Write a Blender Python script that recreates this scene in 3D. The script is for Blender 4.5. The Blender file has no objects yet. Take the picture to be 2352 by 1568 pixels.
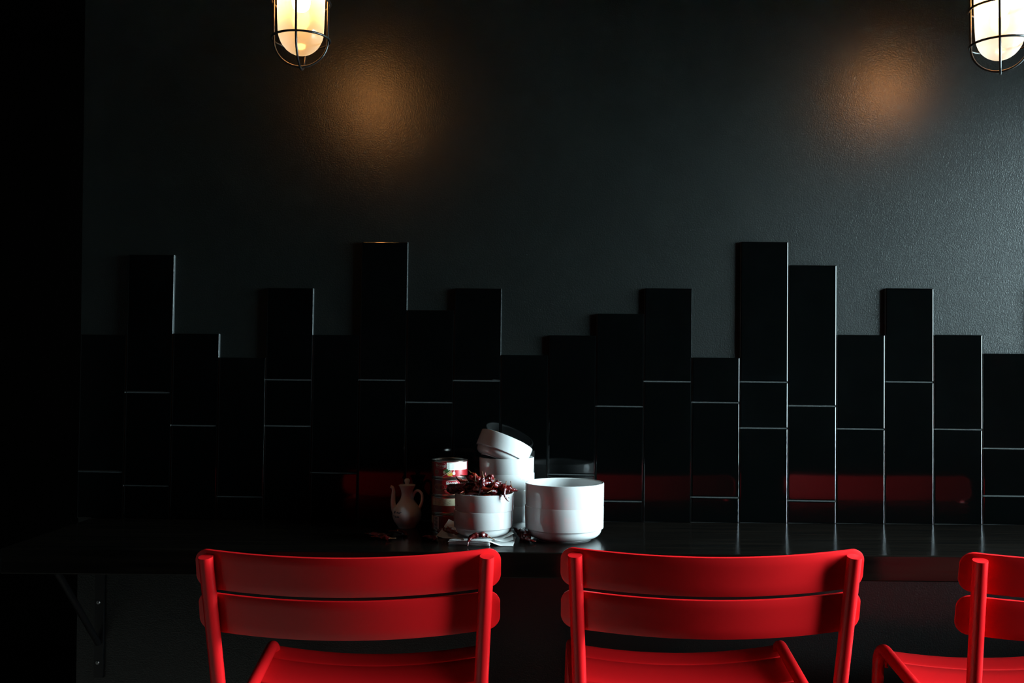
import bpy, bmesh, math, random
from mathutils import Vector, Matrix, noise

# ------------------------------------------------------------------ camera, sky, light, exposure
scene = bpy.context.scene
COL = scene.collection
PI = math.pi
CAM_H, CAM_D = 1.331, 2.1076
cam_data = bpy.data.cameras.new('camera')
cam_data.sensor_width = 36.0
cam_data.lens = 36.0 * 2244.45 / 2352.0
cam_data.clip_start = 0.02
cam = bpy.data.objects.new('camera', cam_data)
COL.objects.link(cam)
cam.matrix_world = (Matrix.Translation((0, -CAM_D, CAM_H)) @ Matrix.Rotation(0.03105, 4, 'Z')
                    @ Matrix.Rotation(PI / 2 + 0.02623, 4, 'X') @ Matrix.Rotation(0.00212, 4, 'Z'))
scene.camera = cam

WORLD_STRENGTH = 82.0
BULB_GLOW = 112.0
world = bpy.data.worlds.new('overcast_sky')
scene.world = world
world.use_nodes = True
bg = world.node_tree.nodes['Background']
bg.inputs['Color'].default_value = (0.65, 0.90, 0.98, 1)
bg.inputs['Strength'].default_value = WORLD_STRENGTH

# room: tiles' face is y = 0, painted wall y = 0.009, window wall at x = WX
WX = 1.50
WIN_Y0, WIN_Y1, WIN_Z0, WIN_Z1 = -0.90, -0.06, 0.88, 2.00
portal = bpy.data.lights.new('window_daylight', 'AREA')
portal.shape = 'RECTANGLE'
portal.size = WIN_Y1 - WIN_Y0
portal.size_y = WIN_Z1 - WIN_Z0
portal.cycles.is_portal = True
po = bpy.data.objects.new('window_daylight', portal)
COL.objects.link(po)
po.location = (WX + 0.09, (WIN_Y0 + WIN_Y1) / 2, (WIN_Z0 + WIN_Z1) / 2)
po.rotation_euler = (PI / 2, 0, PI / 2)

scene.view_settings.view_transform = 'Standard'
scene.view_settings.look = 'None'
scene.view_settings.exposure = 0.0
scene.view_settings.gamma = 1.0
scene.view_settings.use_curve_mapping = False
scene.cycles.use_denoising = True
scene.cycles.max_bounces = 8
scene.cycles.sample_clamp_indirect = 6.0
scene.cycles.caustics_reflective = False
scene.cycles.caustics_refractive = False


# ------------------------------------------------------------------ materials
def new_mat(name):
    m = bpy.data.materials.new(name)
    m.use_nodes = True
    nt = m.node_tree
    return m, nt, nt.nodes['Principled BSDF']


def pmat(name, color, rough=0.5, metallic=0.0, coat=0.0, spec=0.5, var=0.0, var_scale=20.0,
         bump=0.0, bump_scale=200.0, bump_stretch=(1, 1, 1), rough_var=0.0, bump_dist=0.001):
    m, nt, b = new_mat(name)
    b.inputs['Base Color'].default_value = (*color, 1)
    b.inputs['Roughness'].default_value = rough
    b.inputs['Metallic'].default_value = metallic
    b.inputs['Coat Weight'].default_value = coat
    b.inputs['Coat Roughness'].default_value = 0.08
    b.inputs['Specular IOR Level'].default_value = spec
    N, L = nt.nodes, nt.links
    tc = N.new('ShaderNodeTexCoord')
    mp = N.new('ShaderNodeMapping')
    mp.inputs['Scale'].default_value = bump_stretch
    L.new(tc.outputs['Object'], mp.inputs['Vector'])
    if var:
        nz = N.new('ShaderNodeTexNoise')
        nz.inputs['Scale'].default_value = var_scale
        nz.inputs['Detail'].default_value = 4
        L.new(mp.outputs['Vector'], nz.inputs['Vector'])
        mx = N.new('ShaderNodeMix')
        mx.data_type = 'RGBA'
        mx.inputs[6].default_value = (*[c * (1 - var) for c in color], 1)
        mx.inputs[7].default_value = (*[min(1, c * (1 + var)) for c in color], 1)
        L.new(nz.outputs['Fac'], mx.inputs[0])
        L.new(mx.outputs[2], b.inputs['Base Color'])
        if rough_var:
            mr = N.new('ShaderNodeMapRange')
            mr.inputs['From Min'].default_value = 0.3
            mr.inputs['From Max'].default_value = 0.7
            mr.inputs['To Min'].default_value = max(0, rough - rough_var)
            mr.inputs['To Max'].default_value = rough + rough_var
            L.new(nz.outputs['Fac'], mr.inputs['Value'])
            L.new(mr.outputs['Result'], b.inputs['Roughness'])
    if bump:
        nb = N.new('ShaderNodeTexNoise')
        nb.inputs['Scale'].default_value = bump_scale
        nb.inputs['Detail'].default_value = 3
        L.new(mp.outputs['Vector'], nb.inputs['Vector'])
        bp = N.new('ShaderNodeBump')
        bp.inputs['Strength'].default_value = bump
        bp.inputs['Distance'].default_value = bump_dist
        L.new(nb.outputs['Fac'], bp.inputs['Height'])
        L.new(bp.outputs['Normal'], b.inputs['Normal'])
    return m


M = {}
M['wall'] = pmat('satin_charcoal_paint', (0.0028, 0.0040, 0.0036), 0.32, spec=0.58, var=0.10, var_scale=3, bump=0.42, bump_scale=360, bump_dist=0.0012)
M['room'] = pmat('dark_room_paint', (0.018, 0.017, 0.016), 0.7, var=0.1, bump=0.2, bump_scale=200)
M['pale'] = pmat('pale_wall_paint', (0.14, 0.14, 0.14), 0.7, var=0.05, bump=0.2, bump_scale=200)
M['mid'] = pmat('grey_wall_paint', (0.10, 0.095, 0.09), 0.7, var=0.05, bump=0.2, bump_scale=200)
M['mid2'] = pmat('slate_wall_paint', (0.08, 0.08, 0.08), 0.7, var=0.05, bump=0.2, bump_scale=200)
M['floor'] = pmat('pale_floor', (0.52, 0.42, 0.35), 0.45, var=0.2, var_scale=6)
M['ceil'] = pmat('grey_ceiling', (0.20, 0.20, 0.19), 0.8, var=0.1)
M['paving'] = pmat('pale_pavement', (0.62, 0.62, 0.60), 0.85, var=0.15, var_scale=5, bump=0.3, bump_scale=60)
M['tile'] = pmat('gloss_black_tile', (0.0005, 0.0007, 0.0007), 0.06, spec=0.22, var=0.1, var_scale=8, bump=0.02, bump_scale=14, bump_dist=0.002)
M['tile_side'] = pmat('grey_tile_side', (0.26, 0.29, 0.29), 0.5, var=0.2, var_scale=200)
M['grout'] = pmat('dark_grout', (0.011, 0.0135, 0.0135), 0.85, var=0.25, var_scale=300, bump=0.5, bump_scale=500)
M['red'] = pmat('red_powder_coat', (0.76, 0.010, 0.013), 0.26, var=0.04, var_scale=9, bump=0.03, bump_scale=900, bump_dist=0.0004, spec=0.36)
M['white'] = pmat('white_porcelain', (0.47, 0.47, 0.465), 0.10, var=0.02, var_scale=6, coat=0.3)
M['pot'] = pmat('offwhite_porcelain', (0.82, 0.81, 0.76), 0.10, var=0.05, var_scale=30, coat=0.3)
M['blue'] = pmat('blue_glaze', (0.01, 0.09, 0.16), 0.2, var=0.2, var_scale=300)
M['black_metal'] = pmat('black_steel', (0.010, 0.010, 0.011), 0.35, metallic=0.3, var=0.2, var_scale=40, bump=0.05, bump_scale=300)
M['cage'] = pmat('black_wire', (0.012, 0.012, 0.012), 0.30, metallic=0.2, var=0.1, var_scale=60)
M['screw'] = pmat('zinc_screw', (0.35, 0.35, 0.35), 0.35, metallic=1.0, var=0.1, var_scale=200)
M['tin'] = pmat('tin_plate', (0.62, 0.60, 0.56), 0.22, metallic=1.0, var=0.08, var_scale=60)
M['label_red'] = pmat('label_red', (0.36, 0.012, 0.018), 0.30, var=0.15, var_scale=90)
M['label_dark'] = pmat('label_dark_red', (0.13, 0.016, 0.012), 0.30, var=0.3, var_scale=120)
M['label_white'] = pmat('label_white', (0.72, 0.76, 0.70), 0.35, var=0.05, var_scale=90)
M['label_cream'] = pmat('label_cream', (0.52, 0.45, 0.30), 0.35, var=0.12, var_scale=150)
M['ink'] = pmat('label_ink', (0.05, 0.07, 0.06), 0.5, var=0.2, var_scale=150)
M['label_yellow'] = pmat('label_yellow', (0.55, 0.30, 0.04), 0.35, var=0.3, var_scale=180)
M['label_green'] = pmat('label_green', (0.03, 0.10, 0.03), 0.35, var=0.4, var_scale=200)
M['label_brown'] = pmat('label_brown', (0.22, 0.085, 0.035), 0.35, var=0.4, var_scale=200)
M['napkin'] = pmat('white_paper', (0.60, 0.60, 0.59), 0.85, var=0.03, var_scale=60, bump=0.3, bump_scale=700, bump_dist=0.0005)
M['stem'] = pmat('dry_stem', (0.11, 0.040, 0.010), 0.55, var=0.4, var_scale=150)
M['frame'] = pmat('window_frame_black', (0.02, 0.02, 0.02), 0.4, var=0.1)
M['cord'] = pmat('black_cord', (0.01, 0.01, 0.01), 0.6, var=0.1)
for i, c in enumerate([(0.11, 0.006, 0.005), (0.06, 0.004, 0.004), (0.17, 0.014, 0.005)]):
    M['chili%d' % i] = pmat('dried_chili_skin_%d' % i, c, 0.17, var=0.45, var_scale=70, bump=0.9, bump_scale=330,
                            bump_stretch=(0.6, 1, 1), bump_dist=0.0016, coat=0.25)


def wood_mat():
    m, nt, b = new_mat('dark_stained_wood')
    N, L = nt.nodes, nt.links
    tc = N.new('ShaderNodeTexCoord')
    mp = N.new('ShaderNodeMapping')
    mp.inputs['Scale'].default_value = (1.2, 22, 22)
    L.new(tc.outputs['Object'], mp.inputs['Vector'])
    nz = N.new('ShaderNodeTexNoise')
    nz.inputs['Scale'].default_value = 3.5
    nz.inputs['Detail'].default_value = 6
    nz.inputs['Distortion'].default_value = 0.4
    L.new(mp.outputs['Vector'], nz.inputs['Vector'])
    cr = N.new('ShaderNodeValToRGB')
    cr.color_ramp.elements[0].position = 0.3
    cr.color_ramp.elements[0].color = (0.0016, 0.0014, 0.0013, 1)
    cr.color_ramp.elements[1].position = 0.75
    cr.color_ramp.elements[1].color = (0.0050, 0.0036, 0.0026, 1)
    L.new(nz.outputs['Fac'], cr.inputs['Fac'])
    L.new(cr.outputs['Color'], b.inputs['Base Color'])
    mr = N.new('ShaderNodeMapRange')
    mr.inputs['To Min'].default_value = 0.12
    mr.inputs['To Max'].default_value = 0.24
    b.inputs['Specular IOR Level'].default_value = 0.15
    L.new(nz.outputs['Fac'], mr.inputs['Value'])
    L.new(mr.outputs['Result'], b.inputs['Roughness'])
    bp = N.new('ShaderNodeBump')
    bp.inputs['Strength'].default_value = 0.03
    bp.inputs['Distance'].default_value = 0.001
    L.new(nz.outputs['Fac'], bp.inputs['Height'])
    L.new(bp.outputs['Normal'], b.inputs['Normal'])
    return m


M['wood'] = wood_mat()


def frosted_glass():
    """Frosted lamp glass: part of the light passes straight, most is scattered, a little mirrors the room."""
    m, nt, b = new_mat('frosted_lamp_glass')
    N, L = nt.nodes, nt.links
    out = N['Material Output']
    N.remove(b)
    tr = N.new('ShaderNodeBsdfTransparent')
    tr.inputs['Color'].default_value = (1.0, 0.97, 0.92, 1)
    tl = N.new('ShaderNodeBsdfTranslucent')
    tl.inputs['Color'].default_value = (0.65, 0.90, 0.98, 1)
    gl = N.new('ShaderNodeBsdfGlossy')
    gl.inputs['Roughness'].default_value = 0.12
    nz = N.new('ShaderNodeTexNoise')
    nz.inputs['Scale'].default_value = 30
    bp = N.new('ShaderNodeBump')
    bp.inputs['Strength'].default_value = 0.05
    L.new(nz.outputs['Fac'], bp.inputs['Height'])
    L.new(bp.outputs['Normal'], gl.inputs['Normal'])
    m1 = N.new('ShaderNodeMixShader')
    m1.inputs[0].default_value = 0.38
    L.new(tr.outputs[0], m1.inputs[1])
    L.new(tl.outputs[0], m1.inputs[2])
    m2 = N.new('ShaderNodeMixShader')
    m2.inputs[0].default_value = 0.06
    L.new(m1.outputs[0], m2.inputs[1])
    L.new(gl.outputs[0], m2.inputs[2])
    L.new(m2.outputs[0], out.inputs['Surface'])
    return m


M['glass'] = frosted_glass()


def clear_pane():
    m, nt, b = new_mat('clear_window_pane')
    N, L = nt.nodes, nt.links
    out = N['Material Output']
    N.remove(b)
    tr = N.new('ShaderNodeBsdfTransparent')
    gl = N.new('ShaderNodeBsdfGlossy')
    gl.inputs['Roughness'].default_value = 0.02
    fr = N.new('ShaderNodeFresnel')
    mx = N.new('ShaderNodeMixShader')
    L.new(fr.outputs[0], mx.inputs[0])
    L.new(tr.outputs[0], mx.inputs[1])
    L.new(gl.outputs[0], mx.inputs[2])
    L.new(mx.outputs[0], out.inputs['Surface'])
    return m


M['pane'] = clear_pane()


def emit_mat(name, color, strength):
    m, nt, b = new_mat(name)
    b.inputs['Base Color'].default_value = (1, 1, 1, 1)
    b.inputs['Emission Color'].default_value = (*color, 1)
    b.inputs['Emission Strength'].default_value = strength
    return m


M['bulb'] = emit_mat('glowing_bulb', (1.0, 0.36, 0.09), BULB_GLOW)


# ------------------------------------------------------------------ helpers
def obj(name, bm, mat, parent=None, smooth=None, loc=None, rot=None):
    me = bpy.data.meshes.new(name)
    bmesh.ops.recalc_face_normals(bm, faces=bm.faces)
    bm.to_mesh(me)
    bm.free()
    if mat:
        me.materials.append(M[mat] if isinstance(mat, str) else mat)
    if smooth is not None:
        me.shade_smooth()
        if smooth < 180:
            me.set_sharp_from_angle(angle=math.radians(smooth))
    o = bpy.data.objects.new(name, me)
    COL.objects.link(o)
    if parent:
        o.parent = parent
    if loc:
        o.location = loc
    if rot:
        o.rotation_euler = rot
    return o


def tag(o, label, cat, group=None):
    o['label'] = label
    o['category'] = cat
    if group:
        o['group'] = group
    return o


def empty(name, loc, rz=0.0, label=None, cat=None, group=None):
    o = bpy.data.objects.new(name, None)
    o.empty_display_size = 0.05
    COL.objects.link(o)
    o.location = loc
    o.rotation_euler = (0, 0, rz)
    if label:
        tag(o, label, cat, group)
    return o


def struct(o):
    o['kind'] = 'structure'
    return o


def box(bm, x0, x1, y0, y1, z0, z1):
    v = [bm.verts.new(p) for p in ((x0, y0, z0), (x1, y0, z0), (x1, y1, z0), (x0, y1, z0),
                                   (x0, y0, z1), (x1, y0, z1), (x1, y1, z1), (x0, y1, z1))]
    for f in ((0, 3, 2, 1), (4, 5, 6, 7), (0, 1, 5, 4), (1, 2, 6, 5), (2, 3, 7, 6), (3, 0, 4, 7)):
        bm.faces.new([v[i] for i in f])


def boxbm(*a, bevel=0.0, seg=2):
    bm = bmesh.new()
    box(bm, *a)
    if bevel:
        bmesh.ops.bevel(bm, geom=bm.edges[:], offset=bevel, segments=seg, profile=0.5, affect='EDGES')
    return bm


def lathe(bm, prof, n=48, cx=0, cy=0, z0=0):
    """prof: list of (r, z); r == 0 closes to a point."""
    rings = []
    for r, z in prof:
        if r < 1e-7:
            rings.append([bm.verts.new((cx, cy, z + z0))])
        else:
            rings.append([bm.verts.new((cx + r * math.cos(2 * PI * k / n), cy + r * math.sin(2 * PI * k / n), z + z0)) for k in range(n)])
    for a, b in zip(rings, rings[1:]):
        for k in range(n):
            k2 = (k + 1) % n
            if len(a) == 1 and len(b) == 1:
                continue
            if len(a) == 1:
                bm.faces.new((a[0], b[k], b[k2]))
            elif len(b) == 1:
                bm.faces.new((a[k], a[k2], b[0]))
            else:
                bm.faces.new((a[k], a[k2], b[k2], b[k]))
    return bm


def tube(bm, pts, rad, n=12, cap=True, closed=False):
    """sweep a circle along pts (Vectors); rad is a number or a list."""
    pts = [Vector(p) for p in pts]
    m = len(pts)
    rr = rad if isinstance(rad, (list, tuple)) else [rad] * m
    tang = []
    for i in range(m):
        if closed:
            t = pts[(i + 1) % m] - pts[i - 1]
        else:
            t = pts[min(i + 1, m - 1)] - pts[max(i - 1, 0)]
        tang.append(t.normalized())
    ref = Vector((0, 0, 1)) if abs(tang[0].z) < 0.9 else Vector((1, 0, 0))
    u = (ref - tang[0] * ref.dot(tang[0])).normalized()
    rings = []
    for i in range(m):
        u = (u - tang[i] * u.dot(tang[i])).normalized()
        w = tang[i].cross(u)
        rings.append([bm.verts.new(pts[i] + (u * math.cos(2 * PI * k / n) + w * math.sin(2 * PI * k / n)) * rr[i]) for k in range(n)])
    pairs = list(zip(rings, rings[1:])) + ([(rings[-1], rings[0])] if closed else [])
    for a, b in pairs:
        for k in range(n):
            k2 = (k + 1) % n
            bm.faces.new((a[k], a[k2], b[k2], b[k]))
    if cap and not closed:
        bm.faces.new(rings[0][::-1])
        bm.faces.new(rings[-1])
    return bm


def spline(ctrl, steps=8):
    """Catmull-Rom through control points."""
    c = [Vector(p) for p in ctrl]
    c = [c[0] * 2 - c[1]] + c + [c[-1] * 2 - c[-2]]
    out = []
    for i in range(1, len(c) - 2):
        p0, p1, p2, p3 = c[i - 1:i + 3]
        for s in range(steps):
            t = s / steps
            out.append(0.5 * ((2 * p1) + (p2 - p0) * t + (2 * p0 - 5 * p1 + 4 * p2 - p3) * t * t + (3 * p1 - p0 - 3 * p2 + p3) * t ** 3))
    out.append(c[-2])
    return out


def fillet(a, b, c, r, n=8):
    """points rounding the corner b of path a-b-c."""
    a, b, c = Vector(a), Vector(b), Vector(c)
    d1, d2 = (a - b).normalized(), (c - b).normalized()
    ang = d1.angle(d2)
    t = r / math.tan(ang / 2)
    p1, p2 = b + d1 * t, b + d2 * t
    ctr = b + (d1 + d2).normalized() * (r / math.sin(ang / 2))
    e1, e2 = p1 - ctr, p2 - ctr
    tot = e1.angle(e2)
    ax = e1.cross(e2).normalized()
    return [ctr + Matrix.Rotation(tot * k / n, 3, ax) @ e1 for k in range(n + 1)]


# ------------------------------------------------------------------ the room
WL = -1.014          # left end of the painted wall
WALLY = 0.009
CT = 1.0             # counter top
CY0 = -0.353         # counter front edge

bm = boxbm(WL, WX + 0.08, WALLY, WALLY + 0.14, 0, 2.9)
wall_back = struct(obj('wall_back', bm, 'wall'))
bm = bmesh.new()      # window wall: four pieces round the opening
for a in ((-5.0, WIN_Y0, 0, 2.9), (WIN_Y1, WALLY + 0.14, 0, 2.9), (WIN_Y0, WIN_Y1, 0, WIN_Z0), (WIN_Y0, WIN_Y1, WIN_Z1, 2.9)):
    box(bm, WX, WX + 0.08, a[0], a[1], a[2], a[3])
wall_right = struct(obj('wall_right', bm, 'pale'))
struct(obj('wall_left', boxbm(-3.1, -3.0, -5.0, 0.15, 0, 2.9), 'mid'))
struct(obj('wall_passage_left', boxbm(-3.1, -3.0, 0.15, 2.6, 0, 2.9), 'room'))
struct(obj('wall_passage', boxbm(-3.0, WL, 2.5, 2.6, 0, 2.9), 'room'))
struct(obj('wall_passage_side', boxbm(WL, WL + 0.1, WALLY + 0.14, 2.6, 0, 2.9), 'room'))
struct(obj('wall_front', boxbm(-3.1, WX + 0.08, -5.1, -5.0, 0, 2.9), 'mid2'))
struct(obj('floor', boxbm(-3.1, WX + 0.08, -5.1, 0.0, -0.1, 0), 'floor'))
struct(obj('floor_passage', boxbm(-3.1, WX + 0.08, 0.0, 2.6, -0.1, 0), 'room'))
struct(obj('ceiling', boxbm(-3.1, WX + 0.08, -5.1, 0.0, 2.9, 3.0), 'ceil'))
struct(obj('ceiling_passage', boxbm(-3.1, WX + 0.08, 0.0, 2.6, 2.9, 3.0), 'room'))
struct(obj('pavement', boxbm(WX + 0.08, WX + 14, -14, 12, -0.2, -0.05), 'paving'))

win = empty('window_1', (WX + 0.05, (WIN_Y0 + WIN_Y1) / 2, WIN_Z0))
struct(win)
hw, wh = (WIN_Y1 - WIN_Y0) / 2, WIN_Z1 - WIN_Z0
bm = bmesh.new()
fw = 0.03
box(bm, -0.03, 0.03, -hw, -hw + fw, 0, wh)
box(bm, -0.03, 0.03, hw - fw, hw, 0, wh)
box(bm, -0.03, 0.03, -hw + fw, hw - fw, 0, fw)
box(bm, -0.03, 0.03, -hw + fw, hw - fw, wh - fw, wh)
obj('window_frame', bm, 'frame', win)
obj('pane', boxbm(-0.003, 0.003, -hw + fw, hw - fw, fw, wh - fw), 'pane', win)

# ---- tiles: columns of 100 x 300 mm black tiles, uneven tops, cut pieces, a slight lean
PITCH, X0, LEAN, ZREF, GAP, TH = 0.1025, -1.01136, 0.0094, 1.331, 0.0026, 0.009
cols = [(1.400, 1.1014), (1.575, 1.2742, 1.0717), (1.4025, 1.2026), (1.3505, 1.0494), (1.5020, 1.3025, 1.2024),
        (1.400, 1.1020), (1.6022, 1.3025), (1.454, 1.2544), (1.5012, 1.3016), (1.3572, 1.0597), (1.3996, 1.1006),
        (1.4466, 1.2473, 1.0443), (1.5011, 1.3008), (1.3523, 1.2563, 1.0539), (1.6012, 1.3004, 1.2019),
        (1.5505, 1.2496, 1.0478), (1.4012, 1.2008), (1.5009, 1.3012), (1.4015, 1.2008), (1.3618, 1.1607, 1.0605),
        (1.5010, 1.2008), (1.4010, 1.1008), (1.5510, 1.2508, 1.0508), (1.3510, 1.0508), (1.6010, 1.3008),
        (1.4510, 1.2508), (1.5010, 1.3008), (1.4010, 1.1008)]
random.seed(3)
tile_cache = {}


def tile_mesh(w, h):
    key = (round(w, 4), round(h, 4))
    if key in tile_cache:
        return tile_cache[key]
    bm = bmesh.new()
    rings = []
    for ins, y in ((0, TH), (0, 0.0016), (0.0005, 0.0005), (0.0018, 0.0)):
        rings.append([bm.verts.new((sx * (w / 2 - ins), y, sz * (h / 2 - ins))) for sx, sz in ((-1, -1), (1, -1), (1, 1), (-1, 1))])
    for a, b in zip(rings, rings[1:]):
        for k in range(4):
            bm.faces.new((a[k], a[(k + 1) % 4], b[(k + 1) % 4], b[k]))
    for f in list(bm.faces)[:4]:
        f.material_index = 1
    bm.faces.new(rings[-1])
    bm.faces.new(rings[0][::-1])
    bmesh.ops.recalc_face_normals(bm, faces=bm.faces)
    me = bpy.data.meshes.new('tile')
    bm.to_mesh(me)
    bm.free()
    me.materials.append(M['tile'])
    me.materials.append(M['tile_side'])
    tile_cache[key] = me
    return me


gb = bmesh.new()
for k, zs in enumerate(cols):
    if X0 + (k + 1) * PITCH > WX:
        break
    xc = X0 + (k + 0.5) * PITCH
    zs = list(zs) + [CT + 0.0005 - GAP / 2]
    zs[0] += GAP / 2
    for a, b in zip(zs, zs[1:]):
        top, bot = a - GAP / 2, b + GAP / 2
        zc = (top + bot) / 2
        o = bpy.data.objects.new('tile', tile_mesh(PITCH - GAP, top - bot))
        COL.objects.link(o)
        o.parent = wall_back
        o.location = (xc + LEAN * (zc - ZREF), random.uniform(-0.0004, 0.0004), zc)
        o.rotation_euler = (random.uniform(-.002, .002), LEAN, random.uniform(-.002, .002))
    # the joint filling behind this column's tiles
    t = zs[0] - 0.002
    for (zlo, zhi) in ((CT, t),):
        vs = []
        for y in (0.0024, WALLY + 0.001):
            for z, sx in ((zlo, -1), (zlo, 1), (zhi, 1), (zhi, -1)):
                vs.append(gb.verts.new((xc + sx * PITCH / 2 * 0.985 + LEAN * (z - ZREF), y, z)))
        for f in ((0, 1, 2, 3), (7, 6, 5, 4), (0, 4, 5, 1), (1, 5, 6, 2), (2, 6, 7, 3), (3, 7, 4, 0)):
            gb.faces.new([vs[i] for i in f])
    if k:     # filling between two neighbouring columns, up to the lower of the two
        zhi = min(zs[0], cols[k - 1][0]) - 0.002
        xj = X0 + k * PITCH
        vs = []
        for y in (0.0024, WALLY + 0.001):
            for z, sx in ((CT, -1), (CT, 1), (zhi, 1), (zhi, -1)):
                vs.append(gb.verts.new((xj + sx * 0.0016 + LEAN * (z - ZREF), y, z)))
        for f in ((0, 1, 2, 3), (7, 6, 5, 4), (0, 4, 5, 1), (1, 5, 6, 2), (2, 6, 7, 3), (3, 7, 4, 0)):
            gb.faces.new([vs[i] for i in f])
obj('grout', gb, 'grout', wall_back)

# ------------------------------------------------------------------ counter and bracket
bm = boxbm(-0.984, WX - 0.001, CY0, WALLY - 0.0095, CT - 0.046, CT, bevel=0.0022)
counter = obj('bar_counter', bm, 'wood')
tag(counter, 'long dark stained glossy wooden counter running along the tiled wall', 'counter')

br = empty('shelf_bracket', (-0.963, WALLY, 0.655), 0, 'black steel wall bracket under the left end of the counter', 'bracket')
obj('wall_plate', boxbm(-0.0108, 0.0108, -0.006, 0, 0, 0.2985, bevel=0.001), 'black_metal', br)
obj('support_arm', boxbm(-0.0108, 0.0108, -0.27, -0.0062, 0.2925, 0.2985, bevel=0.001), 'black_metal', br)
bm = bmesh.new()
tube(bm, [(0, -0.007, 0.075), (0, -0.215, 0.291)], 0.007, n=8)
obj('diagonal_brace', bm, 'black_metal', br, smooth=50)
for z in (0.163, 0.033):
    bm = bmesh.new()
    lathe(bm, [(0.0042, 0), (0.0042, 0.001), (0.0030, 0.0024), (0.0017, 0.0026), (0.0014, 0.0014), (0, 0.0014)], 16)
    o = obj('screw', bm, 'screw', br, smooth=40, loc=(-0.0015, -0.006, z), rot=(PI / 2, 0, 0))

# ------------------------------------------------------------------ red bar chairs
TR = 0.0114          # tube radius
REC = math.radians(13)


def slat_mesh(us, vfun, pos, thick):
    """curved slat: us along it, vfun(u) -> (v0, v1), pos(u, v) -> (point, normal)."""
    bm = bmesh.new()
    nv = 4
    F, B = [], []
    for u in us:
        v0, v1 = vfun(u)
        fa, ba = [], []
        for j in range(nv + 1):
            v = v0 + (v1 - v0) * j / nv
            p, nn = pos(u, v)
            fa.append(bm.verts.new(p + nn * thick / 2))
            ba.append(bm.verts.new(p - nn * thick / 2))
        F.append(fa)
        B.append(ba)
    m = len(us) - 1
    for i in range(m):
        for j in range(nv):
            bm.faces.new((F[i][j], F[i + 1][j], F[i + 1][j + 1], F[i][j + 1]))
            bm.faces.new((B[i][j], B[i][j + 1], B[i + 1][j + 1], B[i + 1][j]))
        for j in (0, nv):
            bm.faces.new((F[i][j], B[i][j], B[i + 1][j], F[i + 1][j]))
    for i in (0, m):
        for j in range(nv):
            bm.faces.new((F[i][j], F[i][j + 1], B[i][j + 1], B[i][j]))
    bmesh.ops.recalc_face_normals(bm, faces=bm.faces)
    sharp = [e for e in bm.edges if len(e.link_faces) == 2 and e.calc_face_angle() > 0.8]
    bmesh.ops.bevel(bm, geom=sharp, offset=thick * 0.38, segments=2, profile=0.5, affect='EDGES', clamp_overlap=True)
    return bm


def clustered(hl, rc, n):
    """positions from -hl to hl, dense inside the rounded corners of radius rc."""
    a = [-hl + rc * (1 - math.cos(PI / 2 * k / 7)) for k in range(8)]
    a[0] += rc * 0.004
    b = [-(hl - rc) + 2 * (hl - rc) * k / n for k in range(1, n)]
    return a + b + [-x for x in a[::-1]]


def rounded(hl, rc, v0, v1):
    def f(u):
        d = abs(u) - (hl - rc)
        s = rc - math.sqrt(max(0, rc * rc - d * d)) if d > 0 else 0.0
        return v0 + s, v1 - s
    return f


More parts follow.
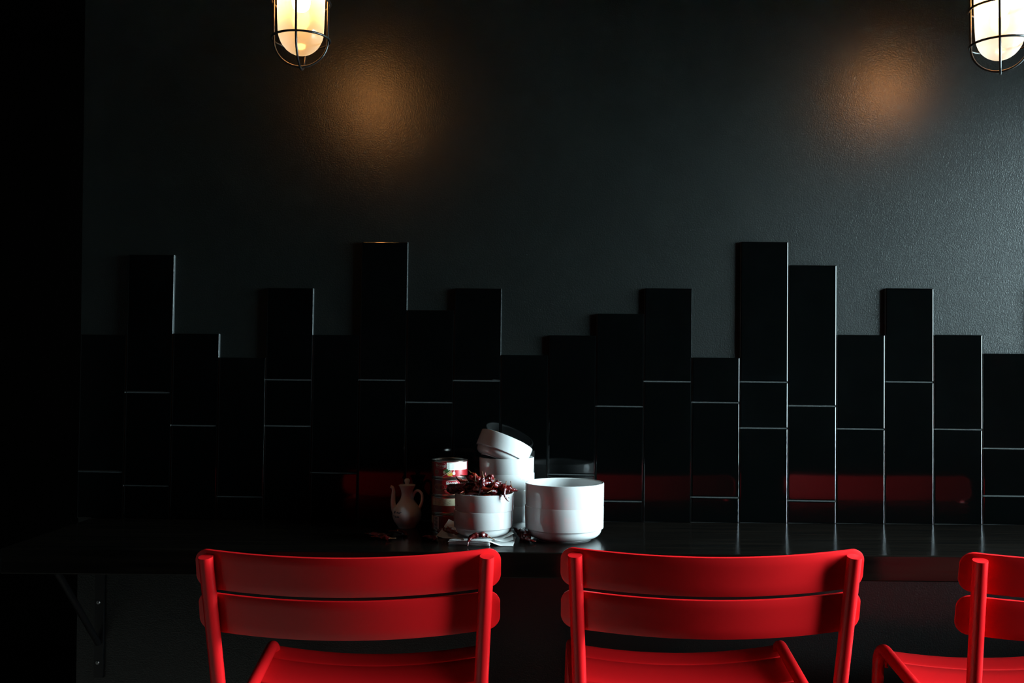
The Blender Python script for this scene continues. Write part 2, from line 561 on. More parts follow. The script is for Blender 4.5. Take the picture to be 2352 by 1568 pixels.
def make_chair():
    root = empty('bar_chair', (0, 0, 0), 0)
    kz, ky = 0.80, 0.235 * math.tan(REC)
    for s in (-1, 1):
        # back upright and rear leg: one bent tube
        top, knee, foot = Vector((s * 0.219, 0, 1.035)), Vector((s * 0.2085, 0.052, 0.79)), Vector((s * 0.238, -0.05, 0.012))
        pts = [top] + fillet(top, knee, foot, 0.25, 10) + [foot]
        bm = bmesh.new()
        tube(bm, pts, TR, 20)
        bmesh.ops.bevel(bm, geom=[e for e in bm.edges if len(e.link_faces) == 2 and e.calc_face_angle() > 1.0], offset=0.0014, segments=2, profile=0.5, affect='EDGES')
        rl = obj('rear_leg', bm, 'red', root, smooth=50)
        # seat rail that bends down into the front leg
        back, corner, ff = Vector((s * 0.2085, 0.066, 0.719)), Vector((s * 0.207, 0.445, 0.784)), Vector((s * 0.228, 0.470, 0.012))
        pts = [back] + fillet(back, corner, ff, 0.034, 12) + [ff]
        bm = bmesh.new()
        tube(bm, pts, TR, 20)
        fl = obj('front_leg', bm, 'red', root, smooth=50)
        for par, p in ((rl, foot), (fl, ff)):
            bm = bmesh.new()
            lathe(bm, [(0, -0.012), (0.0125, -0.012), (0.0135, -0.010), (0.0135, 0.008), (TR, 0.010)], 16)
            obj('foot_cap', bm, 'cord', par, smooth=40, loc=p)
        bm = bmesh.new()      # weld bead at the seat
        tube(bm, [(s * 0.198, 0.446, 0.752), (s * 0.194, 0.440, 0.745), (s * 0.196, 0.436, 0.738)], 0.0035, 8)
        obj('weld', bm, 'red', fl, smooth=60)
    # backrest slats, bent round an axis parallel to the uprights
    down = Vector((0, math.sin(REC), -math.cos(REC)))
    fwd = Vector((0, math.cos(REC), math.sin(REC)))

    def back_pos(u, v):
        off = 0.0140 - 0.034 * (1 - (u / 0.219) ** 2)
        du = 0.034 * 2 * u / 0.219 ** 2
        p = Vector((u, 0, 1.035)) + down * v + fwd * off
        nn = (fwd - Vector((du, 0, 0))).normalized()
        return p, nn
    for v0, v1, hl in ((-0.006, 0.0590, 0.2405), (0.0660, 0.1315, 0.2395)):
        bm = slat_mesh(clustered(hl, 0.021, 26), rounded(hl, 0.021, v0, v1), back_pos, 0.005)
        obj('back_slat', bm, 'red', root, smooth=40)
    # seat slats, sagging in the middle, carried under the rails

    def seat_pos(u, v):
        # v: distance from the front corner towards the back
        sag = 0.019 * (1 - (u / 0.212) ** 2)
        z = 0.784 - 0.0150 - 0.172 * v - sag
        if v < 0.0:
            z -= 6.0 * v * v
        dz = 0.019 * 2 * u / 0.212 ** 2
        return Vector((u, 0.445 - v, z)), Vector((-dz, 0.172, 1)).normalized()
    for v0, v1 in ((-0.006, 0.042), (0.0470, 0.140), (0.1450, 0.238), (0.2430, 0.336)):
        hl = 0.2080
        bm = slat_mesh(clustered(hl, 0.006, 20), rounded(hl, 0.006, v0, v1), seat_pos, 0.004)
        obj('seat_slat', bm, 'red', root, smooth=40)
    bm = bmesh.new()
    tube(bm, [(-0.2195, 0.460, 0.32), (0.2195, 0.460, 0.32)], TR * 0.9, 16)
    obj('foot_rest', bm, 'red', root, smooth=50)
    for s in (-1, 1):
        bm = bmesh.new()
        tube(bm, [(s * 0.2205, 0.461, 0.28), (s * 0.2275, -0.012, 0.28)], TR * 0.8, 16)
        obj('side_stretcher', bm, 'red', root, smooth=50)
    return root


def copy_tree(o, parent=None):
    c = o.copy()
    COL.objects.link(c)
    if parent:
        c.parent = parent
    for ch in list(o.children):
        copy_tree(ch, c)
    return c


chair = make_chair()
spots = [(-0.305, -0.5815, 2.9, 'red slatted metal bar chair in front of the napkins, leftmost of three'),
         (0.271, -0.552, 0.55, 'red slatted metal bar chair in front of the large white bowls, middle of three'),
         (0.8943, -0.5624, 2.2, 'red metal bar chair cut off by the right edge of the picture, rightmost of three')]
chairs = [chair] + [copy_tree(chair) for _ in spots[1:]]
for o, (x, y, a, lab) in zip(chairs, spots):
    o.location = (x, y, 0)
    o.rotation_euler = (0, 0, math.radians(a))
    tag(o, lab, 'chair', 'red bar chairs at the counter')


# ------------------------------------------------------------------ caged pendant lamps
def make_lamp(x, y, z, rz, label):
    """z: height of the lower cage ring."""
    r = empty('caged_pendant_lamp', (x, y, z), rz, label, 'lamp', 'caged lamps over the counter')
    HR, RR, WR = 0.0490, 0.0522, 0.0021
    for k in range(2):          # two hoops crossing below the glass
        a = PI / 2 * k
        d = Vector((math.cos(a), math.sin(a), 0))
        dz = -0.003 * k
        pts = [d * HR + Vector((0, 0, 0.150))] + [d * HR + Vector((0, 0, 0.12 - 0.03 * i)) for i in range(4)]
        pts += [d * HR * math.cos(t) + Vector((0, 0, -(HR + dz * -1) * math.sin(t))) for t in [PI * i / 24 for i in range(1, 24)]]
        pts += [d * -HR + Vector((0, 0, 0.03 + 0.03 * i)) for i in range(4)] + [d * -HR + Vector((0, 0, 0.150))]
        bm = bmesh.new()
        tube(bm, pts, WR, 10)
        obj('cage_hoop', bm, 'cage', r, smooth=60)
    for zz in (0.0, 0.068):
        bm = bmesh.new()
        tube(bm, [(RR * math.cos(2 * PI * i / 48), RR * math.sin(2 * PI * i / 48), zz) for i in range(48)], WR, 10, closed=True)
        obj('cage_ring', bm, 'cage', r, smooth=60)
    bm = bmesh.new()
    prof = [(0.0435, 0.150), (0.0434, 0.10), (0.0428, 0.06), (0.0418, 0.030)]
    prof += [(0.0412 * math.cos(t), 0.018 - 0.046 * math.sin(t)) for t in [PI / 2 * i / 14 for i in range(0, 14)]] + [(0, -0.028)]
    lathe(bm, prof, 48)
    obj('glass_shade', bm, 'glass', r, smooth=180)
    bm = bmesh.new()
    lathe(bm, [(0, 0.052), (0.008, 0.053), (0.014, 0.058), (0.0165, 0.066), (0.0165, 0.074), (0.013, 0.086), (0.010, 0.100), (0.010, 0.128)], 24)
    obj('bulb', bm, 'bulb', r, smooth=180)
    bm = bmesh.new()
    lathe(bm, [(0.012, 0.126), (0.014, 0.126), (0.014, 0.150)], 24)
    obj('socket', bm, 'cage', r, smooth=40)
    bm = bmesh.new()
    lathe(bm, [(0.0, 0.150), (0.056, 0.150), (0.058, 0.153), (0.058, 0.172), (0.052, 0.190), (0.036, 0.206), (0.022, 0.214), (0.020, 0.244), (0.010, 0.250), (0, 0.250)], 40)
    obj('cap', bm, 'black_metal', r, smooth=40)
    bm = bmesh.new()
    tube(bm, [(0, 0, 0.249), (0, 0, 2.878 - z)], 0.0035, 8)
    obj('cord', bm, 'cord', r, smooth=60)
    bm = bmesh.new()
    lathe(bm, [(0, 2.874 - z), (0.03, 2.875 - z), (0.05, 2.885 - z), (0.05, 2.8995 - z), (0, 2.8995 - z)], 32)
    obj('ceiling_rose', bm, 'black_metal', r, smooth=40)
    return r


make_lamp(-0.4393, -0.36, 1.924, math.radians(4), 'black wire caged pendant lamp with glowing frosted glass over the left part of the wall')
make_lamp(0.8400, -0.30, 1.9245, math.radians(-25), 'black wire caged pendant lamp with glowing frosted glass at the right edge of the picture')


# ------------------------------------------------------------------ bowls
def bowl_bm(R, h, band, n=72):
    """stacking bowl: narrow foot, step, straight outer band of height band; stacks at `band`."""
    H = h + band + 0.0012
    ri = R - 0.0030
    lo = ri - 0.0010
    ft = R * 0.67
    prof = [(0, 0.0022), (ft - 0.005, 0.0022), (ft - 0.004, 0.0004), (ft - 0.0025, 0.0), (ft, 0.0004), (ft + 0.0012, 0.002)]
    for i in range(1, 9):
        t = PI / 2 * i / 8
        prof.append((ft + 0.001 + (lo - ft - 0.001) * math.sin(t), 0.002 + (h - 0.004) * (1 - math.cos(t))))
    prof += [(lo, h - 0.0009), (lo + 0.0006, h), (R - 0.0012, h + 0.0002), (R - 0.0003, h + 0.0009), (R, h + 0.0024),
             (R + 0.0003, h + band * 0.5), (R + 0.0005, H - 0.0014), (R + 0.0001, H - 0.0004), (R - 0.0010, H), (R - 0.0020, H - 0.0005),
             (ri, H - 0.0018), (ri - 0.0002, h + band * 0.4)]
    fl = 0.0055
    for i in range(0, 9):
        t = PI / 2 * i / 8
        prof.append((ft * 0.78 + (ri - 0.0004 - ft * 0.78) * math.cos(t), fl + (h + 0.004 - fl) * (1 - math.sin(t))))
    prof.append((0, fl))
    bm = bmesh.new()
    lathe(bm, prof, n)
    return bm, h + band


SR, SH, SB = 0.0563, 0.0165, 0.0320
LR, LH, LB = 0.0760, 0.0205, 0.0432
small_proto = None


def bowl(size, loc, label, group, rot=(0, 0, 0)):
    bm, _ = bowl_bm(*((SR, SH, SB) if size == 's' else (LR, LH, LB)))
    o = obj('stacking_bowl', bm, 'white', smooth=35)
    o.location = loc
    o.rotation_euler = rot
    tag(o, label, 'bowl', group)
    return o


GS = 'white porcelain stacking bowls on the counter'
bx, by = 0.0430, -0.1995
bowl('l', (bx, by, CT), 'large white bowl standing on the counter, lower of the wide stack of two', GS)
bowl('l', (bx + 0.0006, by, CT + LB), 'large open white bowl, upper of the wide stack of two', GS)
NAP = 0.0096
cx, cy = -0.1115, -0.2290
bowl('s', (cx - 0.0012, cy, CT + NAP), 'small white bowl resting on the paper napkins under the bowl of chilies', GS)
bowl('s', (cx + 0.0009, cy, CT + NAP + SB), 'small white bowl heaped with dried red chilies', GS)
sx, sy = -0.0735, -0.0790
offs = [(-0.0008, 0), (0.0006, 0.0004), (0.0009, 0), (0, 0)]
names = ['bottom', 'second from the bottom', 'third from the bottom', 'topmost level']
for i in range(4):
    bowl('s', (sx + offs[i][0], sy + offs[i][1], CT + SB * i),
         ('small white bowl standing on the counter, bottom of the tall stack behind the chilies',
          'small white bowl second from the bottom of the tall stack behind the chilies',
          'small white bowl third from the bottom of the tall stack behind the chilies',
          'small white level bowl directly under the tilted one on the tall stack')[i], GS)
tilt = Matrix.Rotation(math.radians(22), 3, 'Y') @ Matrix.Rotation(math.radians(-13), 3, 'X')
ax = tilt @ Vector((0, 0, 1))
rimc = Vector((-0.0730, -0.0790, 1.1800))
bowl('s', rimc - ax * (SH + SB), 'tilted small white bowl lying crooked on top of the tall stack', GS, tilt.to_euler())

# ------------------------------------------------------------------ soy pot
pot = empty('soy_sauce_pot', (-0.2790, -0.0880, CT), 0, 'small white porcelain sauce pot with spout and handle, standing left of the cans', 'pot')
PB = [(0, 0.0016), (0.0150, 0.0016), (0.0160, 0.0), (0.0178, 0.0003), (0.0186, 0.0022), (0.0215, 0.0060), (0.0262, 0.0125), (0.0292, 0.0195), (0.0302, 0.0265),
      (0.0292, 0.0335), (0.0262, 0.0405), (0.0218, 0.0470), (0.0172, 0.0530), (0.0138, 0.0590), (0.0121, 0.0650), (0.0118, 0.0700),
      (0.0128, 0.0760), (0.0150, 0.0815), (0.0173, 0.0862), (0.0176, 0.0872), (0.0168, 0.0876), (0.0155, 0.0868)]
# smooth the profile
pp = spline([(r, 0, z) for r, z in PB], 3)
bm = bmesh.new()
lathe(bm, [(0, 0.0016)] + [(max(p.x, 0.0005), p.z) for p in pp[1:]], 56)
pbody = obj('body', bm, 'pot', pot, smooth=60)
bm = bmesh.new()
lathe(bm, [(0, 0.0850), (0.0152, 0.0852), (0.0160, 0.0862), (0.0150, 0.0872), (0.0090, 0.0882), (0.0048, 0.0890), (0.0040, 0.0902), (0.0046, 0.0918), (0.0058, 0.0940),
           (0.0061, 0.0962), (0.0054, 0.0986), (0.0034, 0.1004), (0, 0.1010)], 40)
obj('lid', bm, 'pot', pot, smooth=60)
bm = bmesh.new()
sp = spline([(-0.0215, 0, 0.026), (-0.0268, 0, 0.036), (-0.0290, 0, 0.050), (-0.0288, 0, 0.064), (-0.0283, 0, 0.074), (-0.0300, 0, 0.0815), (-0.0345, 0, 0.0838)], 6)
rads = [0.0066 - 0.0034 * min(1, i / (len(sp) * 0.75)) for i in range(len(sp))]
tube(bm, sp, rads, 16)
obj('spout', bm, 'pot', pot, smooth=60)
bm = bmesh.new()
hp = spline([(0.0100, 0, 0.0560), (0.0122, 0, 0.0650), (0.0170, 0, 0.0735), (0.0235, 0, 0.0755), (0.0298, 0, 0.0700), (0.0318, 0, 0.0600), (0.0295, 0, 0.0480), (0.0240, 0, 0.0360)], 7)
tube(bm, hp, [0.0027 + 0.0009 * abs(2 * i / (len(hp) - 1) - 1) for i in range(len(hp))], 14)
obj('handle', bm, 'pot', pot, smooth=60)


def pot_radius(z):
    for a, b in zip(pp, pp[1:]):
        if a.z <= z <= b.z:
            return a.x + (b.x - a.x) * (z - a.z) / max(1e-9, b.z - a.z)
    return 0.03


def strokes_on(radf, parent, name, mat, strokes, w, lift=0.00035, rot0=0.0):
    """thin painted strokes: polylines in (angle, z) on a surface of revolution, flat ribbons."""
    bm = bmesh.new()
    for st in strokes:
        dense = []
        for (a, b) in zip(st, st[1:]):
            for i in range(4):
                dense.append((a[0] + (b[0] - a[0]) * i / 4, a[1] + (b[1] - a[1]) * i / 4))
        dense.append(st[-1])
        L_, R_ = [], []
        for i, (an, z) in enumerate(dense):
            p, q = dense[max(0, i - 1)], dense[min(len(dense) - 1, i + 1)]
            r = radf(z)
            tx, tz = (q[0] - p[0]) * r, q[1] - p[1]
            ln = math.hypot(tx, tz) or 1
            nx, nz = -tz / ln * w / 2, tx / ln * w / 2
            for lst, s in ((L_, 1), (R_, -1)):
                a2, z2 = an + s * nx / r + rot0, z + s * nz
                rr = radf(z2) + lift
                lst.append(bm.verts.new((rr * math.sin(a2), -rr * math.cos(a2), z2)))
        for i in range(len(dense) - 1):
            bm.faces.new((L_[i], L_[i + 1], R_[i + 1], R_[i]))
    return obj(name, bm, mat, parent, smooth=180)


# two short lines of blue painted characters on the belly
def glyph(kind, a0, z0, s):
    g = {'star': [[(0, .5), (1, .5)], [(.5, 0), (.5, 1)], [(.12, .12), (.88, .88)], [(.12, .88), (.88, .12)], [(.2, .72), (.8, .72)]],
         'm': [[(0, 0), (0, .7)], [(0, .6), (.35, .7), (.4, 0)], [(.4, .6), (.8, .7), (.85, 0)]],
         'u': [[(0, .7), (.05, .05), (.6, .1), (.7, .7)]],
         'r': [[(0, 0), (0, .7)], [(0, .5), (.5, .75), (.7, .5)]],
         '1': [[(.1, .9), (.45, 1.0), (.35, 0)], [(0, .6), (.7, .7)]],
         'o': [[(.1, .1), (0, .5), (.3, .75), (.6, .5), (.5, .1), (.1, .1)]],
         's': [[(.6, .7), (.1, .65), (.2, .4), (.6, .3), (.5, .05), (0, .05)]]}[kind]
    return [[(a0 + x * s / 0.029, z0 + y * s) for x, y in st] for st in g]


st = glyph('star', -0.98, 0.0305, 0.0062)
for k, (c, a) in enumerate((('m', -0.66), ('u', -0.50), ('r', -0.37))):
    st += glyph(c, a, 0.0318, 0.0043)
for k, (c, a) in enumerate((('1', -0.98), ('o', -0.80), ('u', -0.66), ('s', -0.53))):
    st += glyph(c, a, 0.0232, 0.0046)
strokes_on(pot_radius, pot, 'painted_mark', 'blue', st, 0.0010)

# ------------------------------------------------------------------ tins of curry paste
CR, CHT = 0.0366, 0.0358


def cyl_patch(bm, a0, a1, z0, z1, r, n=None):
    n = n or max(2, int(abs(a1 - a0) / 0.10))
    prev = None
    for i in range(n + 1):
        a = a0 + (a1 - a0) * i / n
        lo = bm.verts.new((r * math.sin(a), -r * math.cos(a), z0))
        hi = bm.verts.new((r * math.sin(a), -r * math.cos(a), z1))
        if prev:
            bm.faces.new((prev[0], lo, hi, prev[1]))
        prev = (lo, hi)


def cyl_poly(bm, pts, r):
    """fan of a convex polygon in (angle, z)."""
    ca, cz = sum(p[0] for p in pts) / len(pts), sum(p[1] for p in pts) / len(pts)
    c = bm.verts.new((r * math.sin(ca), -r * math.cos(ca), cz))
    vs = [bm.verts.new((r * math.sin(a), -r * math.cos(a), z)) for a, z in pts]
    for i in range(len(vs)):
        bm.faces.new((c, vs[i], vs[(i + 1) % len(vs)]))


def ell(a, z, ra, rz, n=20, t0=0, t1=2 * PI):
    return [(a + ra * math.cos(t0 + (t1 - t0) * i / n), z + rz * math.sin(t0 + (t1 - t0) * i / n)) for i in range(n + 1)]


def cyl_text(parent, body, a0, zc, size, r, mat, shear=0.25, arch=0.0):
    cu = bpy.data.curves.new('text', 'FONT')
    cu.body = body
    cu.size = size
    cu.shear = shear
    cu.align_x = 'CENTER'
    cu.resolution_u = 3
    cu.offset = size * 0.018
    to = bpy.data.objects.new('text', cu)
    COL.objects.link(to)
    dg = bpy.context.evaluated_depsgraph_get()
    me = bpy.data.meshes.new_from_object(to.evaluated_get(dg))
    bpy.data.objects.remove(to)
    bpy.data.curves.remove(cu)
    for v in me.vertices:
        x, y = v.co.x, v.co.y
        a = a0 + x / r
        v.co = (r * math.sin(a), -r * math.cos(a), zc + y + arch * x)
    me.materials.clear()
    me.materials.append(M[mat])
    o = bpy.data.objects.new('brand_lettering', me)
    COL.objects.link(o)
    o.parent = parent
    return o


def rad_c(z):
    return CR


def make_can(loc, rz, label, art):
    c = empty('food_tin', loc, rz, label, 'can', 'stack of red labelled tins')
    h = CHT
    bm = bmesh.new()
    lathe(bm, [(0, 0.0018), (CR - 0.004, 0.0018), (CR - 0.003, 0.0002), (CR - 0.0004, 0.0), (CR + 0.0007, 0.0006), (CR + 0.0008, 0.0018), (CR - 0.0003, 0.0026),
               (CR - 0.0003, h - 0.0028), (CR + 0.0007, h - 0.0020), (CR + 0.0009, h - 0.0010), (CR + 0.0004, h - 0.0002), (CR - 0.0006, h - 0.0002), (CR - 0.0014, h - 0.0010),
               (CR - 0.0018, h - 0.0034), (CR - 0.006, h - 0.0034), (CR - 0.007, h - 0.0028), (CR - 0.012, h - 0.0028), (0, h - 0.0028)], 56)
    obj('tin_body', bm, 'tin', c, smooth=35)
    bm = bmesh.new()
    cyl_patch(bm, -PI, PI, 0.0034, h - 0.0036, CR, 56)
    obj('paper_label', bm, art['base'], c, smooth=180)
    z0, z1 = 0.0034, h - 0.0036
    for nm, mat, a0, a1, f0, f1, lift in art.get('rects', []):
        bm = bmesh.new()
        cyl_patch(bm, a0, a1, z0 + (z1 - z0) * f0, z0 + (z1 - z0) * f1, CR + lift)
        obj(nm, bm, mat, c, smooth=180)
    for nm, mat, a, f, ra, fz, lift in art.get('ells', []):
        bm = bmesh.new()
        cyl_poly(bm, ell(a, z0 + (z1 - z0) * f, ra, (z1 - z0) * fz)[:-1], CR + lift)
        obj(nm, bm, mat, c, smooth=180)
    for nm, mat, w, sts in art.get('strokes', []):
        strokes_on(rad_c, c, nm, mat, [[(a, z0 + (z1 - z0) * f) for a, f in s] for s in sts], w, 0.00045)
    for body, a, f, size, arch in art.get('text', []):
        cyl_text(c, body, a, z0 + (z1 - z0) * f, size, CR + 0.0005, 'label_white', 0.3, arch)
    return c


def badge(a, f, s=1.0):
    o = [(-.30, .13), (-.20, .20), (.0, .225), (.24, .20), (.31, .13), (.20, -.15), (.10, -.19), (-.06, -.13), (-.22, -.11), (-.30, .13)]
    return [[(a + x * s * 1.05, f + y * s) for x, y in o]]


def lines(a0, a1, f0, f1, n, seed):
    rnd = random.Random(seed)
    out = []
    for i in range(n):
        f = f0 + (f1 - f0) * i / max(1, n - 1)
        out.append([(a0, f), (a0 + (a1 - a0) * rnd.uniform(0.72, 1.0), f)])
    return out


cans = [
    # bottom tin: cream strip, bar code
    dict(base='label_dark', rects=[('text_panel', 'label_cream', -1.52, -0.98, .42, .95, .0002), ('bar_code', 'label_white', -0.90, -0.47, .02, .93, .0002)],
         strokes=[('bar_code_bars', 'ink', 0.0016, [[(-0.84, .10 + .085 * i), (-0.54, .10 + .085 * i)] for i in range(10)])]),
    # second from the bottom: wide cream panel over dark red
    dict(base='label_dark', rects=[('text_panel', 'label_cream', -1.0, 0.62, .47, .97, .0002)],
         strokes=[('small_print', 'ink', 0.0004, lines(-0.95, 0.4, .56, .92, 6, 3)), ('trim_line', 'label_brown', 0.0006, [[(-1.05, .02), (-1.05, .97)], [(-1.25, .05), (-1.1, .30), (-0.85, .16), (-0.7, .34)]])]),
    # third: picture of a bowl, brand badge to the right
    dict(base='label_dark', rects=[('red_panel', 'label_red', -0.25, 0.9, .30, .98, .0001)],
         ells=[('bowl_picture', 'label_brown', -0.46, .48, .36, .26, .0002), ('small_bowl_picture', 'label_red', 0.08, .27, .19, .17, .0003)],
         strokes=[('picture_outline', 'label_cream', 0.0004, [ell(-0.46, .52, .37, .22), ell(0.08, .34, .19, .10)]), ('badge_outline', 'label_white', 0.0005, badge(0.28, .76, .95)),
                  ('trim_line', 'label_cream', 0.0005, [[(-0.92, .0), (-0.92, .98)], [(-0.92, .0), (0.9, .0)]])],
         text=[('MAESRI', 0.28, .69, 0.0072, -0.05)]),
    # top tin: badge, white information panel, vegetables
    dict(base='label_red', rects=[('dark_panel', 'label_dark', -1.6, -0.90, 0, 1, .0001), ('text_panel', 'label_white', 0.02, 1.42, .46, .99, .0002)],
         ells=[('leaf_picture', 'label_green', 0.02, .40, .20, .13, .0002), ('garlic_picture', 'label_white', 0.42, .24, .075, .12, .0004), ('onion_picture', 'label_cream', -0.12, .30, .07, .10, .0004),
               ('spice_picture', 'label_yellow', 0.20, .18, .17, .13, .0003), ('bowl_picture', 'label_brown', -0.60, .28, .15, .17, .0003)],
         strokes=[('badge_outline', 'label_white', 0.0005, badge(-0.36, .74)), ('stalk_picture', 'label_cream', 0.0012, [[(-0.22, .04), (0.02, .22), (0.28, .44)], [(0.05, .12), (0.30, .36)]]),
                  ('garlic_tip', 'label_white', 0.0011, [[(0.42, .30), (0.44, .46)]]),
                  ('small_print', 'ink', 0.00035, lines(0.10, 1.3, .56, .92, 7, 5)), ('trim_line', 'label_cream', 0.0006, [[(-0.86, .0), (-0.86, 1.0)], [(-0.86, .012), (1.5, .012)]]),
                  ('picture_outline', 'label_cream', 0.0004, [ell(-0.60, .36, .15, .10)])],
         text=[('MAESRI', -0.35, .67, 0.0072, -0.10)]),
]
labs = ['dark red labelled tin with a bar code, bottom of the stack of four',
        'tin with a wide cream text panel, second from the bottom of the stack of four',
        'red labelled tin with a bowl picture, second from the top of the stack',
        'red labelled tin with white panel and vegetable picture, topmost of the stack of four']
canx, cany = -0.1890, -0.1085
for i in range(4):
    make_can((canx + (0.0006, -0.0004, 0.0003, 0)[i], cany, CT + CHT * i), -0.09, labs[i], cans[i])


# ------------------------------------------------------------------ napkins
def napkin(name, loc, rz, w, d, t, label, curl=None, seed=0, layers=1):
    """folded paper napkin: w along x, d along y (origin at its front-left corner)."""
    nx, ny = 20, 16
    bm = bmesh.new()
    rnd = random.Random(seed)
    ph = rnd.uniform(0, 6)
    T, B = {}, {}
    for i in range(nx + 1):
        for j in range(ny + 1):
            u, v = i / nx, j / ny
            dz = curl(u, v) if curl else 0.0
            wob = 0.0005 * math.sin(9 * u + ph) * (1 if j == 0 else 0)
            edge = 1.0 if 0 < i < nx and 0 < j < ny else 0.55
            T[i, j] = bm.verts.new((u * w, v * d + wob, t * (0.5 + 0.5 * edge) + dz))
            B[i, j] = bm.verts.new((u * w, v * d + wob, t * (0.5 - 0.5 * edge) + dz))
    for i in range(nx):
        for j in range(ny):
            bm.faces.new((T[i, j], T[i + 1, j], T[i + 1, j + 1], T[i, j + 1]))
            bm.faces.new((B[i, j], B[i, j + 1], B[i + 1, j + 1], B[i + 1, j]))
    for i in range(nx):
        bm.faces.new((T[i, 0], B[i, 0], B[i + 1, 0], T[i + 1, 0]))
        bm.faces.new((T[i, ny], T[i + 1, ny], B[i + 1, ny], B[i, ny]))
    for j in range(ny):
        bm.faces.new((T[0, j], T[0, j + 1], B[0, j + 1], B[0, j]))
        bm.faces.new((T[nx, j], B[nx, j], B[nx, j + 1], T[nx, j + 1]))
    o = obj(name, bm, 'napkin', smooth=60)
    o.location = loc
    o.rotation_euler = (0, 0, rz)
    tag(o, label, 'napkin', 'white paper napkins under the chili bowls')
    return o


NR = math.radians(-10.5)
nt_ = 0.0021
nl = ['flat folded white napkin at the bottom of the neat pile under the small bowls', 'flat folded white napkin, second from the bottom of the neat pile',
      'flat folded white napkin in the neat pile, just below the fanned sheets', 'topmost flat folded white napkin of the neat pile, a chili hanging over it']
for i in range(4):
    napkin('paper_napkin', (-0.1748 + 0.0008 * math.sin(i * 2.3), -0.2790 + 0.0007 * math.cos(i * 1.7), CT + 0.0001 + i * nt_), NR + 0.006 * math.sin(i * 4),
           0.0785, 0.118, nt_ - 0.0001, nl[i], seed=i)


def curl_low(u, v):
    d = max(0, u - 0.50) / 0.50
    return -0.0080 * min(1, d * 2.2) + 0.0008 * max(0, d - 0.5) * math.sin(5 * v)


def curl_mid(u, v):
    d = max(0, u - 0.66) / 0.34
    return -0.0035 * math.sin(PI * d) + 0.0015 * d


def curl_high(u, v):
    d = max(0, u - 0.66) / 0.34
    return 0.0105 * d ** 1.7


napkin('paper_napkin', (-0.148, -0.2885, CT + 0.00848), math.radians(-2), 0.0945, 0.10, 0.0004, 'thin white napkin corner spreading to the right, drooping to the counter', curl_low, 11)
napkin('paper_napkin', (-0.146, -0.2860, CT + 0.00890), math.radians(4), 0.0930, 0.10, 0.0003, 'thin white napkin fanned to the right, middle of the spread corners', curl_mid, 12)
napkin('paper_napkin', (-0.145, -0.2850, CT + 0.00922), math.radians(10), 0.0935, 0.10, 0.0003, 'thin white napkin with its right end curling up beside the small bowls', curl_high, 13)


def curl_back(u, v):
    d = max(0, (1 - u) * 0.75 + v * 0.6 - 0.55)
    return 0.050 * d ** 1.6


napkin('paper_napkin', (-0.2050, -0.2080, CT + 0.0001), math.radians(-16), 0.06, 0.085, 0.0007, 'crumpled white napkin with a raised corner between the tins and the small bowls', curl_back, 21)

# ------------------------------------------------------------------ dried chilies
def chili_bm(L, r, bend, seed, hook=0.0, path=None):
    rnd = random.Random(seed)
    n, m = 26, 12
    pts = []
    ang = -bend / 2
    p = Vector((0, 0, 0))
    for i in range(n + 1):
        t = i / n
        pts.append(p.copy())
        a = ang + bend * t + hook * max(0, t - 0.6) * 2.5
        p = p + Vector((math.cos(a), math.sin(a), 0.12 * math.sin(3 * t + seed))) * (L / n)
    off = pts[n // 2].copy()
    pts = [q - off for q in pts]
    if path:
        sp_ = spline(path, 8)
        pts = [sp_[round(i * (len(sp_) - 1) / n)] for i in range(n + 1)]
    rad = []
    for i in range(n + 1):
        t = i / n
        base = (0.45 + 0.55 * min(1, t / 0.16)) * (1 - max(0, t - 0.25) / 0.75) ** 0.75
        rad.append(max(0.0005, r * base))
    bm = bmesh.new()
    tube(bm, pts, rad, m)
    for v in bm.verts:
        q = v.co * 170 + Vector((seed * 7.1, 0, 0))
        c = min(pts, key=lambda a: (a - v.co).length_squared)
        d = v.co - c
        k = noise.noise(q) * 0.55 + noise.noise(q * 2.3) * 0.34 + noise.noise(q * 4.5) * 0.15
        v.co = c + d * (1 + k)
    d0 = (pts[0] - pts[2]).normalized()
    return bm, pts[0], d0


def chili_meshes(L, r, bend, seed, hook=0.0, path=None):
    bm, p0, d0 = chili_bm(L, r, bend, seed, hook, path)
    bmesh.ops.recalc_face_normals(bm, faces=bm.faces)
    me = bpy.data.meshes.new('dried_chili')
    bm.to_mesh(me)
    bm.free()
    me.materials.append(M['chili%d' % (seed % 3)])
    me.shade_smooth()
    bm = bmesh.new()
    side = Vector((-d0.y, d0.x, 0.3)) * (0.0025 if seed % 2 else -0.0025)
    tube(bm, [p0 - d0 * 0.0008, p0 + d0 * 0.0015, p0 + d0 * 0.006 + side, p0 + d0 * 0.0125 + side * 2.4], [r * 0.46, r * 0.30, 0.0008, 0.0010], 7)
    bmesh.ops.recalc_face_normals(bm, faces=bm.faces)
    ms = bpy.data.meshes.new('stem')
    bm.to_mesh(ms)
    bm.free()
    ms.materials.append(M['stem'])
    ms.shade_smooth()
    return me, ms


variants = [chili_meshes(0.046 + 0.004 * (i % 4), 0.0056 + 0.0006 * (i % 3), 0.5 + 0.22 * i, i + 1, (i % 3) * 0.5) for i in range(9)]


def chili(var, mat, label, group, stem=True, scale=1.0):
    me, ms = variants[var] if isinstance(var, int) else var
    o = bpy.data.objects.new('dried_chili', me)
    COL.objects.link(o)
    o.matrix_world = mat @ Matrix.Scale(scale, 4)
    tag(o, label, 'chili', group)
    if stem:
        s = bpy.data.objects.new('stem', ms)
        COL.objects.link(s)
        s.parent = o
    return o


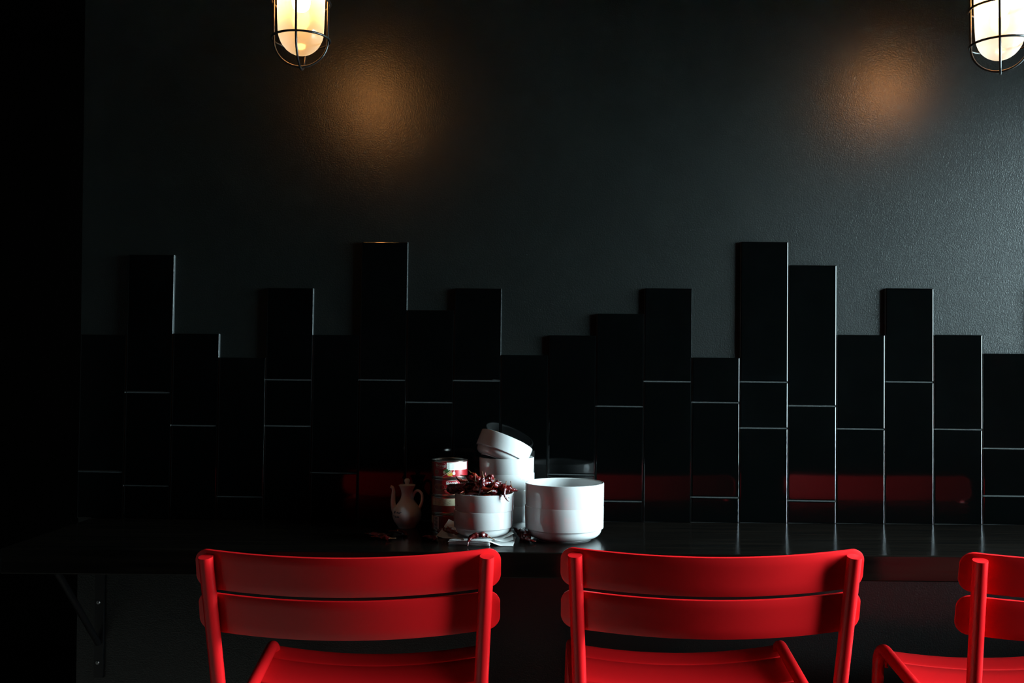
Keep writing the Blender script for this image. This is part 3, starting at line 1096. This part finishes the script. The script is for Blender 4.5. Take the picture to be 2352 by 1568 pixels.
def frame(loc, direction, roll=0.0):
    x = Vector(direction).normalized()
    up = Vector((0, 0, 1)) if abs(x.z) < 0.95 else Vector((0, 1, 0))
    y = up.cross(x).normalized()
    z = x.cross(y)
    m = Matrix((x, y, z)).transposed().to_4x4()
    return Matrix.Translation(loc) @ m @ Matrix.Rotation(roll, 4, 'X')


GP = 'dried chilies heaped in the small bowl'
RIM = CT + NAP + SB + SH + SB
random.seed(11)
# rings from the rim upwards: (count, radius of centres, height above rim)
layers = [(9, 0.040, -0.004), (6, 0.022, -0.004), (11, 0.041, 0.004), (7, 0.021, 0.006), (11, 0.036, 0.011), (6, 0.016, 0.014), (9, 0.027, 0.018), (5, 0.011, 0.022), (4, 0.014, 0.026)]
for li, (cnt, rr, hh) in enumerate(layers):
    a_off = random.uniform(0, 6)
    for k in range(cnt):
        a = a_off + 2 * PI * k / cnt + random.uniform(-.25, .25)
        q = rr * random.uniform(.85, 1.08)
        # the heap leans to the left of the bowl and slopes down to the right
        loc = Vector((cx + q * math.cos(a) - 0.10 * hh, cy + q * math.sin(a) * 0.92, RIM + hh - (0.10 * q * math.cos(a) if hh > 0.02 else 0) + random.uniform(-.002, .002)))
        th = a + PI / 2 + random.uniform(-.9, .9)
        dirv = Vector((math.cos(th), math.sin(th), random.uniform(-.25, .25)))
        side = ('right', 'back right', 'back', 'back left', 'left', 'front left', 'front', 'front right')[int(round((a % (2 * PI)) / (PI / 4))) % 8]
        tier = ('half buried,', 'halfway up,', 'near the top,')[(0, 0, 1, 1, 1, 1, 2, 2, 2)[li]]
        pile_lab = 'dark red dried chili in the bowl heap, %s at the %s' % (tier, side)
        chili(random.randrange(9), frame(loc, dirv, random.uniform(0, 6.28)), pile_lab, GP, random.random() < 0.45, random.uniform(.72, .95))
# the ones that stand out of the heap
long_one = chili_meshes(0.058, 0.0068, 0.55, 22)
chili(long_one, frame((cx - 0.004, cy - 0.036, RIM + 0.010), (-0.22, 0.22, -1), 1.0), 'long chili standing upright at the front of the heap, its lit edge facing right', GP, True, 0.85)
fat = chili_meshes(0.052, 0.0105, 0.7, 31)
chili(fat, frame((cx - 0.052, cy - 0.014, RIM + 0.0115), (0.75, -0.5, 0.25), 0.4), 'fat blackish chili bulging over the left rim of the small bowl', GP, True, 0.9)
chili(7, frame((cx - 0.040, cy + 0.006, RIM + 0.019), (-0.85, 0.1, 0.42), 0.7), 'thin dark chili pointing up to the left in front of the topmost tin', GP, True, 0.85)
hook = chili_meshes(0.046, 0.0050, 1.5, 25, 0.6)
chili(hook, frame((cx + 0.0415, cy - 0.048, RIM + 0.003), (0.15, -0.25, -1), 2.2), 'small hooked chili hanging over the front right rim of the small bowl', GP, True, 0.75)
chili(2, frame((cx + 0.052, cy - 0.018, RIM + 0.0095), (0.85, 0.3, -0.12), 0.0), 'chili lying across the right rim of the small bowl', GP, True, 0.85)
chili(4, frame((cx - 0.012, cy - 0.008, RIM + 0.031), (0.75, 0.2, -0.45), 0.0), 'chili at the very top of the heap with an orange stem', GP, True, 0.6)
# loose ones on the counter
GL = 'loose dried chilies on the counter'
nap_ch = chili_meshes(0.062, 0.0060, 0, 4, 0, [(-0.1005, -0.2890, CT + 0.0170), (-0.1095, -0.2905, CT + 0.0195), (-0.1200, -0.2920, CT + 0.0200), (-0.1300, -0.2960, CT + 0.0175),
                                               (-0.1352, -0.3015, CT + 0.0115), (-0.1362, -0.3045, CT + 0.0065), (-0.1372, -0.3070, CT + 0.0018)])
chili(nap_ch, Matrix.Identity(4), 'curved red chili draped over the front edge of the white napkins', GL, True, 1.0)
chili(0, frame((-0.3090, -0.2380, CT + 0.0060), (-1, 0.10, 0.0), 0.2), 'lit orange red chili lying on the counter left of the others', GL, True, 0.85)
chili(3, frame((-0.3120, -0.2180, CT + 0.0065), (0.9, 0.35, 0.0), 0.0), 'dark chili lying just behind the lit orange red one', GL, True, 0.8)
chili(6, frame((-0.2800, -0.1800, CT + 0.0065), (-0.9, 0.45, 0.0), 0.0), 'long dark chili lying on the counter in front of the sauce pot', GL, True, 0.9)
chili(5, frame((-0.2140, -0.2350, CT + 0.0060), (-1, 0.25, 0.0), 0.0), 'small red chili lying alone on the counter in front of the tins', GL, True, 0.75)
chili(8, frame((-0.1870, -0.1800, CT + 0.0085), (0.9, -0.25, 0.12), 0.0), 'blackish chili lying on the crumpled napkin beside the tins', GL, True, 1.0)
chili(1, frame((-0.1740, -0.2050, CT + 0.0120), (0.7, -0.7, -0.15), 0.0), 'thin blackish chili leaning on the napkin next to the small bowls', GL, True, 0.9)
chili(fat, frame((-0.0390, -0.2230, CT + 0.0115), (-0.55, 0.6, 0.22), 0.3), 'fat blackish chili on the counter between the small and the large bowls', GL, True, 0.95)
chili(2, frame((-0.0300, -0.2480, CT + 0.0085), (0.35, -0.9, -0.10), 0.0), 'slim dark chili with a red glint in front of the large bowls', GL, True, 0.95)
chili(7, frame((-0.0210, -0.2200, CT + 0.0092), (0.95, -0.3, -0.05), 0.0), 'dark chili whose tip points at the foot of the large bowls', GL, True, 0.75)
